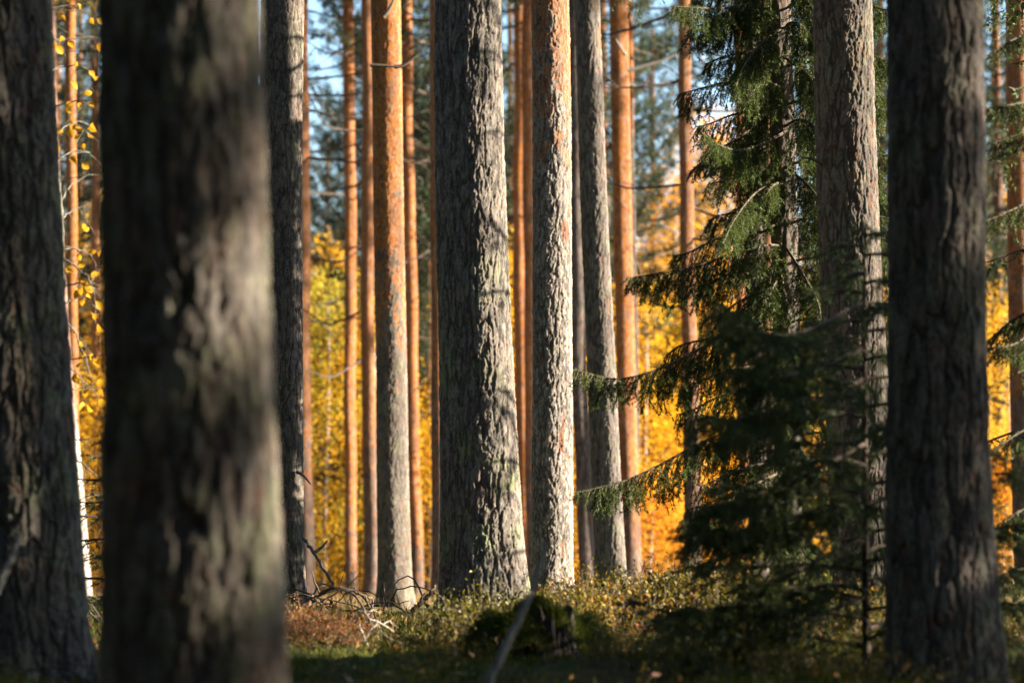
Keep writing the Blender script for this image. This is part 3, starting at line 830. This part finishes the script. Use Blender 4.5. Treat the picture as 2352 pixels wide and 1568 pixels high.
def dense_spruce_mesh(seed, H=15.0, Lb=2.7):  # crown of the added shade spruces, broad and dense to block light
    r = np.random.RandomState(seed); mb = MB(); segs = []
    for k in range(230):
        u = (k / 230) ** .9; z = .25 + (H - .3) * u; L = Lb * (1 - u) ** .8 * r.uniform(.75, 1.1) + .15
        b = generic_bough(r, z, k * 2.399 + r.uniform(-.3, .3), L); p = spline(b, 8)
        tube(mb, p, np.linspace(.02, .004, 8), 3, 0)
        for q in range(int(22 * L) + 5):
            i = r.randint(1, 7); d = norm(r.normal(size=3) * .7 + np.array([0, 0, -.6])); s = r.uniform(.2, .45)
            segs.append((p[i] + r.normal(size=3) * .05, p[i] + d * s))
    segs_to_needles(mb, segs, 42, .085, .03, 1)
    return mb.mesh('shade_spruce_crown', [M_twig, M_needle_spruce], False)
DENSE = [dense_spruce_mesh(1), dense_spruce_mesh(2)]
DENSE_T = trunk_mesh([0, 0, 0], [0, 2, 4], [0, 2, 4], [.13, .115, .10], 4, 14.5, 10, .5, B_PU, 79)[0]


# unseen trees added beyond the frame to block sun and sky light
def shade_tree(kind, x, y, sc=1.0, rz=0.0):
    if kind == 'pine':
        o = thing('pine_tree', 'tall pine added outside the view to block sky light', 'pine tree', (x, y, float(ground(x, y))), 'added shade pines')
        obj('trunk', FT[0], o); obj('crown', CROWN_HI[int(abs(x * 7)) % 2], o)
    elif kind == 'bushy':
        o = thing('pine_tree', 'bushy low-crowned pine added outside the view to dim the sun', 'pine tree', (x, y, float(ground(x, y))), 'added bushy shade pines')
        obj('trunk', FT[1], o); obj('crown', CROWN_FAR[int(abs(x * 7)) % 3], o)
    else:
        o = thing('spruce_tree', 'dense spruce added outside the view to block light', 'spruce tree', (x, y, float(ground(x, y))), 'added shade spruces')
        obj('trunk', DENSE_T, o); obj('crown', DENSE[int(abs(x * 7)) % 2], o)
    o.scale = (sc, sc, sc); o.rotation_euler.z = rz

ring = [('bushy', 9, 3.9), ('bushy', 8.5, 7.7), ('bushy', 15, 7.2), ('bushy', 25, 6.5)]  # bushy pines added to thin the sun on the near trunks
for k in range(36):                                  # dense spruces added on the shaded side to cut sky light
    y = 2 + 90 * (k + .5) / 36
    ring.append(('spruce', -y * .19 - 4.4 - 3.2 * (k % 2) - random.uniform(0, .8), y))
for k in range(34):                                  # and behind the photographer
    a = R(175 + 180 * (k + .5) / 34)
    rr_ = 7.5 + 3.0 * (k % 3)
    ring.append(('spruce', rr_ * math.cos(a) * 1.1, 1.5 + rr_ * math.sin(a)))
for k in range(40):                                  # high-crowned pines added all round to close the sky overhead
    sg = -1 if k % 2 else 1
    y = -6 + 50 * (k + .5) / 40
    ring.append(('pine', sg * (max(y, 0) * .19 + 2.6 + 3.4 * ((k // 2) % 4) + random.uniform(0, 1.5)), y))
def in_the_light(x, y):                              # keeps open the lanes down which sunlight reaches the lit pines
    for key in ('T5', 'T7', 'T8', 'T10', 'T11', 'T12', 'T14', 'T15', 'T19'):
        l = PINES[key][0].location
        if x > l.x and abs(y - (l.y - math.tan(R(4)) * (x - l.x))) < .45: return True
    return False
for k, (kd, x, y) in enumerate(ring):
    while kd == 'pine' and in_the_light(x, y): y += .2
    shade_tree(kd, x, y, random.uniform(.9, 1.15), k * 1.3)
shade_tree('spruce', 12, 10.2, .75, .4)  # this and the next spruce added to shade the near ground and trunks
shade_tree('spruce', 11, 8.2, .6, 2.1)
shade_tree('spruce', 12, 15.0, .42, 1.1)  # small spruce added to dim the dark flaky pine
shade_tree('bushy', 20, 3.4, 1, .7)  # added to weaken the sun on the nearest pine


# ---------------------------------------------------------------- birch sapling with yellow leaves (left slot)
def sapling():
    r = np.random.RandomState(3); D = 13.0
    pix = [(150, 1400), (147, 1150), (143, 950), (142, 860), (143, 620), (140, 480), (128, 360), (112, 240), (98, 120), (88, -40)]
    b = P(150, 1400, D); g = float(ground(b[0], D)); base = np.array([b[0], D, g])
    o = thing('birch_sapling', 'spindly birch sapling with a few yellow leaves beside the dark mossy pine', 'birch sapling', base)
    st = spline([np.array([0, 0, -.1])] + [P(x, y, D) - base for x, y in pix], 80)
    st = st + r.normal(size=st.shape) * .003
    mb = MB(); tube(mb, st, np.linspace(.014, .006, 80) * (1 + .25 * r.rand(80)), 8)
    obj('trunk', mb.mesh('trunk', [M_lichenstem]), o)
    tips = []
    tw = [[(142, 575), (170, 570), (205, 585), (228, 625)], [(143, 660), (180, 650), (230, 660)], [(141, 590), (185, 620), (216, 665), (218, 740)], [(143, 730), (175, 770), (205, 850), (225, 880)], [(143, 830), (175, 825), (235, 815)],
          [(143, 830), (180, 860), (210, 900)], [(143, 705), (160, 690), (196, 680)], [(115, 250), (140, 240), (190, 230), (225, 235)], [(104, 165), (135, 155), (180, 150), (215, 170)], [(98, 100), (140, 90), (200, 95)],
          [(95, 40), (125, 20), (170, 15), (215, 40)], [(120, 320), (150, 290), (185, 280), (220, 300)], [(128, 370), (160, 350), (200, 350), (230, 380)], [(142, 500), (175, 480), (210, 470)], [(140, 460), (170, 420), (215, 400)],
          [(145, 900), (190, 890), (230, 900)], [(145, 990), (180, 1010), (225, 1000)], [(146, 1050), (185, 1060), (215, 1090), (240, 1100)], [(92, 20), (110, 60), (150, 130)]]
    pts = []
    for t in tw:
        Dt = D + r.uniform(-.35, .35); n = len(t)
        p = spline([P(x, y, D + (Dt - D) * i / (n - 1)) - base for i, (x, y) in enumerate(t)], 14) + r.normal(size=(14, 3)) * .003
        m = MB(); tube(m, p, np.linspace(.005, .0016, 14), 5)
        for q in range(3):
            i = r.randint(3, 13); d = r.normal(size=3) * np.array([.14, .1, .08]) + np.array([.03, 0, -.05])
            e = spline([p[i], p[i] + d * .5 + np.array([0, 0, .012]), p[i] + d], 6); tube(m, e, np.linspace(.0022, .001, 6), 4)
            if r.rand() < .8: pts.append(e[-1]);
            if r.rand() < .4: pts.append(e[3])
        obj('branch', m.mesh('branch', [M_lichenstem]), o)
        for q in range(r.randint(2, 5)): pts.append(p[r.randint(4, 14)])
    pts = np.array(pts)
    for k, p in enumerate(pts[:95]):
        m = MB()
        d = norm(r.normal(size=3) * .7 + np.array([.1, -.1, -.8])); s = norm(np.cross(d, np.array([r.normal() * .5, 1, r.normal() * .4]))); q = np.cross(d, s)
        L = r.uniform(.034, .058); w = L * r.uniform(.3, .4)
        u = np.array([0, .15, .38, .65, .88, 1]); ww = np.array([.05, .62, 1, .78, .3, .0]) * w
        mid = p + d * (.012 + u[:, None] * L) + q * (L * .12 * np.sin(u * 3)[:, None])
        a = mid + s * ww[:, None] + q * ww[:, None] * .3; c = mid - s * ww[:, None] + q * ww[:, None] * .3
        v = np.vstack([mid, a, c]); f = [[i, i + 1, i + 7, i + 6] for i in range(5)] + [[i + 1, i, i + 12, i + 13] for i in range(5)]
        m.add(v, f, 0)
        tube(m, [p, p + d * .006, p + d * .013], .0007, 3, 1)
        obj('leaf', m.mesh('leaf', [M_leaf_sapling, M_twig]), o)
sapling()


# ---------------------------------------------------------------- sticks, twigs, stump
def stick(name, label, pts, rad, mat, cat='dead branch', group=None, forks=(), rough=.003, n=24):
    b = np.asarray(pts[0], float)
    mb = MB(); r = np.random.RandomState(len(pts) * 7 + int(abs(b[0]) * 1000) % 97)
    p = spline([np.asarray(q) - b for q in pts], n) + r.normal(size=(n, 3)) * rough
    tube(mb, p, np.linspace(rad[0], rad[1], n) * (1 + .15 * r.rand(n)), 8)
    for f in forks:
        q = spline([np.asarray(c) - b for c in f], 12) + r.normal(size=(12, 3)) * rough * .5
        tube(mb, q, np.linspace(rad[1] * 1.1, rad[1] * .5, 12), 6)
    o = obj(name, mb.mesh(name, [mat]), loc=b)
    return tag(o, label, cat, group)

def stk1():
    D = 8.2; a = P(1120, 1575, D); b = P(1257, 1245, D)
    g = a + (a - b) * (a[2] + .02) / (b[2] - a[2]) * .6; g[2] = -.02
    stick('dead_stick', 'thin grey bare stick slanting up in front of the mossy stump', [g, a, P(1168, 1470, D), P(1218, 1370, D), b], (.0135, .0055), M_greystick, 'stick')
    D = 8.0; a = P(-8, 1352, D); b = P(44, 1232, D)
    g = a + (a - b) * (a[2]) / (b[2] - a[2]); g[0] = max(g[0], a[0] - .35); g[2] = -.02
    stick('dead_stick', 'short pale stick poking up in front of the dark mossy pine', [g, a, P(20, 1290, D), b], (.012, .006), M_greystick, 'stick')
stk1()

def G(px, D, dz=0.0):
    x = (px - 1176) / FPX * D
    return np.array([x, D, float(ground(x, D)) + dz])

stick('fallen_branch', 'dark arched dead branch lying on the twig pile behind the heather', [P(712, 1400, 16.5), P(735, 1365, 16.5), P(775, 1350, 16.4), P(822, 1362, 16.4), P(860, 1402, 16.3)], (.012, .006), M_twig,
      forks=[[P(735, 1365, 16.5), P(722, 1335, 16.5), P(716, 1310, 16.5)], [P(800, 1354, 16.4), P(830, 1385, 16.2), P(840, 1420, 16.1)]])
stick('fallen_branch', 'dark broken branch propped against the foot of the brown half-hidden pine', [P(945, 1405, 16), P(965, 1385, 16), P(985, 1365, 16.1), P(1000, 1345, 16.2)], (.016, .008), M_twig,
      forks=[[P(965, 1385, 16), P(968, 1372, 16), P(975, 1362, 16)]])
stick('fallen_branch', 'grey lichened branch leaning down from behind the sharp scaly pine', [P(768, 1350, 17), P(748, 1312, 17), P(722, 1270, 17.2), P(698, 1236, 17.4)], (.008, .011), M_deadwood,
      forks=[[P(722, 1270, 17.2), P(740, 1255, 17.2), P(752, 1240, 17.2)]])
stick('bare_twig', 'bleached white forked twig lying on the green shrubs', [P(845, 1485, 12.6), P(832, 1450, 12.6), P(818, 1410, 12.6), P(836, 1402, 12.6), P(850, 1418, 12.6), P(905, 1447, 12.7)], (.0042, .0026), M_palewood, 'twig',
      forks=[[P(850, 1418, 12.6), P(858, 1445, 12.5), P(872, 1470, 12.5)], [P(870, 1428, 12.65), P(850, 1450, 12.6), P(835, 1475, 12.5)], [P(880, 1435, 12.65), P(895, 1425, 12.7), P(915, 1440, 12.7)], [P(865, 1424, 12.6), P(880, 1455, 12.5), P(930, 1480, 12.5)],
             [P(845, 1412, 12.6), P(855, 1400, 12.65), P(875, 1408, 12.7)]])
rt = np.random.RandomState(12)
for k in range(34):
    px = rt.uniform(690, 1000); D = rt.uniform(15.2, 18); a = G(px, D, .01)
    an = rt.uniform(0, 6.28); L = rt.uniform(.25, .7); h = rt.uniform(.03, .2)
    e = np.array([math.cos(an) * L, math.sin(an) * L * .5, rt.uniform(0, .12)])
    stick('fallen_twig', 'thin dark twig in the brush pile behind the heather', [a, a + e * .4 + np.array([0, 0, h]), a + e], (.006, .0025), M_twig if rt.rand() < .65 else M_deadwood, 'twig', 'twigs of the brush pile', rough=.006, n=14)
for k in range(26):
    px = rt.uniform(-10, 265); D = rt.uniform(9.2, 11.5) if k < 15 else rt.uniform(11.5, 15); a = G(px, D, .01)
    an = rt.uniform(0, 6.28); L = rt.uniform(.2, .5); h = rt.uniform(.02, .12)
    e = np.array([math.cos(an) * L, math.sin(an) * L * .5, rt.uniform(0, .08)])
    stick('fallen_twig', 'thin dead twig littering the ground at the foot of the dark mossy pine', [a, a + e * .4 + np.array([0, 0, h]), a + e], (.005, .0022), M_deadwood if rt.rand() < .6 else M_twig, 'twig', 'twigs at the mossy pine', rough=.006, n=14)


def dead_shrub(px, D, label, seed, H=.35, base_y=1420):
    r = np.random.RandomState(seed); b = G(px, D); mb = MB()
    def grow(p, d, L, rad, lev):
        pts = [p]
        for s in range(5):
            d = norm(d + r.normal(size=3) * .16 + np.array([0, 0, .03])); pts.append(pts[-1] + d * L / 5)
        tube(mb, pts, np.linspace(rad, rad * .5, 6), 5)
        if lev < 3:
            for q in range(r.randint(2, 4)):
                i = r.randint(2, 6); grow(pts[i], norm(d + r.normal(size=3) * .55), L * r.uniform(.45, .75), rad * .55, lev + 1)
    for q in range(2): grow(np.array([0, 0, -.03]), norm(np.array([r.normal() * .25, r.normal() * .2, 1])), H * .6, .005, 0)
    tag(obj('dead_shrub', mb.mesh('dead_shrub', [M_twig]), loc=b), label, 'shrub')
dead_shrub(1500, 14.5, 'bare branching dead shrub standing in heather near the grey flaky pine', 4, .42)
dead_shrub(1545, 16.5, 'thin wiry dead shrub beyond the bare branching one', 8, .36)
dead_shrub(815, 17.5, 'wispy upright dead shrub in front of the slim bright orange pine', 15, .42)


def stump():
    r = np.random.RandomState(2); D = 11.4; c = P(1262, 1500, D); g = float(ground(c[0], D)); b = np.array([c[0], D, g])
    o = thing('tree_stump', 'rotten dark stump capped with green moss, in the heather below the brightest pine', 'tree stump', b)
    n = 90; zz = np.linspace(-.05, .135, 30); th = np.arange(n) * 2 * np.pi / n
    rad = .09 * (1.25 - .35 * np.clip(zz / .135, 0, 1))[:, None] * (1 + .10 * np.sin(7 * th + 1)[None] + .08 * np.sin(13 * th + 2)[None] + .05 * np.sin(29 * th)[None] + .03 * r.normal(size=(1, n)))
    top = .05 * np.sin(3 * th + 1) + .03 * np.sin(8 * th)
    v = np.stack([rad * np.cos(th)[None], rad * np.sin(th)[None], zz[:, None] + (zz[:, None] / .135).clip(0, 1) ** 3 * (top[None] + .015 * r.normal(size=(1, n)))], -1).reshape(-1, 3)
    i = np.arange(29)[:, None] * n; j = np.arange(n)[None]; k = (j + 1) % n
    f = np.stack([i + j, i + k, i + n + k, i + n + j], -1).reshape(-1, 4)
    mb = MB(); mb.add(v, f)
    cap = 29 * n; vv = np.array([[0, 0, .11]]); mb.add(np.vstack([v[cap:cap + n], vv]), [[q, (q + 1) % n, n] for q in range(n)])
    # splinters hanging on the broken face
    for q in range(26):
        a = r.uniform(-2.6, -.5); rr = .125; h = r.uniform(.05, .13)
        p = np.array([math.cos(a) * rr, math.sin(a) * rr, 0.0])
        tube(mb, [p * 1.05, p * .97 + [0, 0, h * .5], p * .86 + [r.normal() * .01, 0, h]], [.010, .008, .002], 5)
    obj('wood', mb.mesh('stump_wood', [M_stumpwood], True), o)
    # moss cap: a mound over the top and back plus fronds
    ms = MB(); ph, ps = np.meshgrid(np.linspace(0, 2 * np.pi, 60, endpoint=False), np.linspace(0.02, 1, 18))
    R_ = .24 * ps; hz = .15 * np.sqrt(np.maximum(0, 1.02 - ps ** 2)) * 1.0
    sx = 1.05 + .25 * np.sin(2 * ph + .5); 
    X = R_ * np.cos(ph) * sx - .05; Y = R_ * np.sin(ph) * .9 + .10 - .08 * np.maximum(0, -np.cos(ph)) * ps
    Z = .02 + hz + .022 * np.sin(X * 47) * np.cos(Y * 41) + .03 * np.sin(X * 19 + Y * 27)
    v = np.stack([X, Y, Z], -1).reshape(-1, 3)
    i = np.arange(17)[:, None] * 60; j = np.arange(60)[None]; k = (j + 1) % 60
    ms.add(v, np.stack([i + j, i + k, i + 60 + k, i + 60 + j], -1).reshape(-1, 4))
    q = v[r.randint(len(v), size=16000)] + r.normal(size=(16000, 3)) * .008
    d = norm(q - np.array([0, .07, -.05]) + r.normal(size=q.shape) * .08)
    blades(ms, q, d, .022 + .02 * r.rand(len(q)), .004)
    obj('moss', ms.mesh('stump_moss', [M_moss], False), o)
stump()


# ---------------------------------------------------------------- undergrowth
def sprig_proto(r, h, nleaf, ls):
    """stems + leaves of one heath sprig -> (stem verts, stem faces, leaf verts(n,4,3))"""
    mb = MB(); lp = []
    for s in range(r.randint(2, 4)):
        d = norm(np.array([r.normal() * .35, r.normal() * .35, 1])); p = np.zeros(3); pts = [p]
        hh = h * r.uniform(.6, 1)
        for k in range(5):
            d = norm(d + r.normal(size=3) * .18); pts.append(pts[-1] + d * hh / 5)
        tube(mb, pts, np.linspace(.0018, .0009, 6), 3)
        pts = np.array(pts)
        for q in range(nleaf):
            i = r.randint(1, 6); lp.append(pts[i] + r.normal(size=3) * np.array([.018, .018, .012]))
    lb = MB(); st = rs.get_state(); leaves(lb, np.array(lp), ls, 0, .5, .6); rs.set_state(st)
    return mb.v, mb.f, np.concatenate(lb.v)


def scatter(name, pos, scale, protos, mat_leaf, mat_stem):
    n = len(pos); ids = rs.randint(len(protos), size=n); az = rs.rand(n) * 6.28
    mb = MB()
    for k, (sv, sf, lv) in enumerate(protos):
        w = np.where(ids == k)[0]
        if not len(w): continue
        c, s = np.cos(az[w]), np.sin(az[w]); sc = scale[w]
        rot = np.zeros((len(w), 3, 3)); rot[:, 0, 0] = c; rot[:, 0, 1] = -s; rot[:, 1, 0] = s; rot[:, 1, 1] = c; rot[:, 2, 2] = 1
        rot *= sc[:, None, None]
        V = np.einsum('nij,vj->nvi', rot, lv) + pos[w][:, None]
        mb.add(V.reshape(-1, 3), np.arange(V.shape[0] * V.shape[1]).reshape(-1, 4), 0)
        if sv:
            base = np.concatenate(sv); F = np.concatenate([np.concatenate(x) for x in sf.values()])
            V = np.einsum('nij,vj->nvi', rot, base) + pos[w][:, None]
            off = (np.arange(len(w)) * len(base))[:, None, None]
            mb.add(V.reshape(-1, 3), (F[None] + off).reshape(-1, 4), 1)
    return obj(name, mb.mesh(name, [mat_leaf, mat_stem], False))


def clumpy(n, x0, x1, y0, y1, thr=-.2):
    out = []
    while sum(map(len, out)) < n:
        x = rs.uniform(x0, x1, n); y = rs.uniform(y0, y1, n)
        k = np.sin(x * 3.1 + y * 1.7) + np.sin(x * 1.3 - y * 2.9 + 2) + .8 * np.sin(x * 6.1 + y * 5.3)
        m = k > thr + rs.normal(size=n) * .8
        out.append(np.stack([x[m], y[m], ground(x[m], y[m])], 1))
    return np.concatenate(out)[:n]

rp = np.random.RandomState(44)
PR = [sprig_proto(rp, rp.uniform(.14, .27), rp.randint(10, 20), .018) for _ in range(14)]
PS = [sprig_proto(rp, .10, 10, .014) for _ in range(6)]
pos = np.concatenate([clumpy(3800, -4.2, 4.2, 8.8, 16), clumpy(900, -4, 4, 14, 20), clumpy(1500, -.35, 1.6, 12.4, 15.5)])
keep = np.hypot(pos[:, 0] - .15, (pos[:, 1] - 11.3)) > .26
keep &= ~((np.abs(pos[:, 0] - .14) < .2) & (pos[:, 1] > 9.6) & (pos[:, 1] < 11.3) & (rs.rand(len(pos)) < .7))
pos = pos[keep]
tall = np.where((pos[:, 1] > 14.5) | (pos[:, 0] < -.35), .55, 1.0) * (1 + .5 * ((pos[:, 0] > -.3) & (pos[:, 1] > 12.3) & (pos[:, 1] < 14.5)))
o = scatter('blueberry_shrubs', pos, (.45 + .55 * rs.rand(len(pos))) * tall, PR, M_shrub, M_twig)
tag(o, 'low green and yellowing blueberry scrub covering the forest floor', 'shrubs', kind='stuff')
gx = lambda px, D: (px - 1176) / FPX * D
pos = np.concatenate([clumpy(420, gx(650, 13), gx(830, 13), 12.2, 14.6), clumpy(160, gx(1260, 14), gx(1620, 14), 12.5, 16)])
o = scatter('red_heath_sprigs', pos, .5 + .5 * rs.rand(len(pos)), PR, M_redshrub, M_twig)
tag(o, 'reddish orange heath sprigs among the green scrub', 'shrubs', kind='stuff')
pos = clumpy(12000, -4, 4, 8.2, 17, -1)
m = MB(); pp = np.repeat(pos, 7, 0) + rs.normal(size=(len(pos) * 7, 3)) * np.array([.03, .03, .004])
blades(m, pp, norm(rs.normal(size=pp.shape) * .6 + np.array([0, 0, 1])), .03 + .035 * rs.rand(len(pp)), .006)
tag(obj('moss_carpet', m.mesh('moss_carpet', [M_moss], False)), 'soft green moss carpet between the shrubs', 'moss', kind='stuff')
pos = clumpy(1500, -4.2, 4.2, 8.5, 19, -2); pos[:, 2] += .02 + .06 * rs.rand(len(pos))
m = MB(); leaves(m, pos, .035, 0, 0, .6)
tag(obj('fallen_leaves', m.mesh('fallen_leaves', [M_litter], False)), 'brown and pale fallen leaves scattered on the scrub', 'leaves', kind='stuff')
x = rs.uniform(-14, 14, 26000); y = 24 + 32 * rs.rand(26000); pos = np.stack([x, y, ground(x, y)], 1)
m = MB(); blades(m, pos, norm(rs.normal(size=pos.shape) * .3 + np.array([0, 0, 1])), .05 + .13 * rs.rand(len(pos)), .012)
pos = clumpy(1500, -1.5, 2.2, 12, 16.5, 0)
blades(m, pos, norm(rs.normal(size=pos.shape) * .4 + np.array([0, 0, 1])), .08 + .16 * rs.rand(len(pos)), .004)
tag(obj('dry_grass', m.mesh('dry_grass', [M_drygrass], False)), 'dry straw-coloured grass on the sunny ground beyond the pines', 'grass', kind='stuff')

# ---------------------------------------------------------------- light
SUN_EL, SUN_AZ = R(17), R(94)                 # azimuth clockwise from +Y (the view direction)
sd = Vector((math.sin(SUN_AZ) * math.cos(SUN_EL), math.cos(SUN_AZ) * math.cos(SUN_EL), math.sin(SUN_EL)))
sl = bpy.data.lights.new('sun', 'SUN'); sl.energy = 5.0; sl.angle = R(.5); sl.color = (1, .88, .71)
so = bpy.data.objects.new('sun', sl); COL.objects.link(so)
so.rotation_euler = (-sd).to_track_quat('-Z', 'Y').to_euler(); so.location = sd * 50
w = bpy.data.worlds.new('World'); scene.world = w; w.use_nodes = True
nt = w.node_tree; bg = nt.nodes['Background']
sk = nt.nodes.new('ShaderNodeTexSky'); sk.sky_type = 'NISHITA'; sk.sun_disc = False
sk.dust_density = .2; sk.ozone_density = 2.5; sk.sun_elevation = SUN_EL; sk.sun_rotation = SUN_AZ
nt.links.new(sk.outputs[0], bg.inputs[0]); bg.inputs[1].default_value = .063

# ---------------------------------------------------------------- camera
cd = bpy.data.cameras.new('camera'); co = bpy.data.objects.new('camera', cd); COL.objects.link(co)
co.location = (0, 0, CAM_Z); co.rotation_euler = (math.pi / 2 + PITCH, 0, 0)
cd.lens = 100; cd.sensor_width = 36; cd.clip_end = 3000
cd.dof.use_dof = True; cd.dof.focus_distance = 17.0; cd.dof.aperture_fstop = 2.8
scene.camera = co
scene.view_settings.view_transform = 'Standard'; scene.view_settings.look = 'None'
scene.view_settings.exposure = 2.75; scene.view_settings.gamma = 1
scene.cycles.use_denoising = True
scene.cycles.max_bounces = 6; scene.cycles.diffuse_bounces = 2; scene.cycles.glossy_bounces = 2; scene.cycles.transmission_bounces = 4
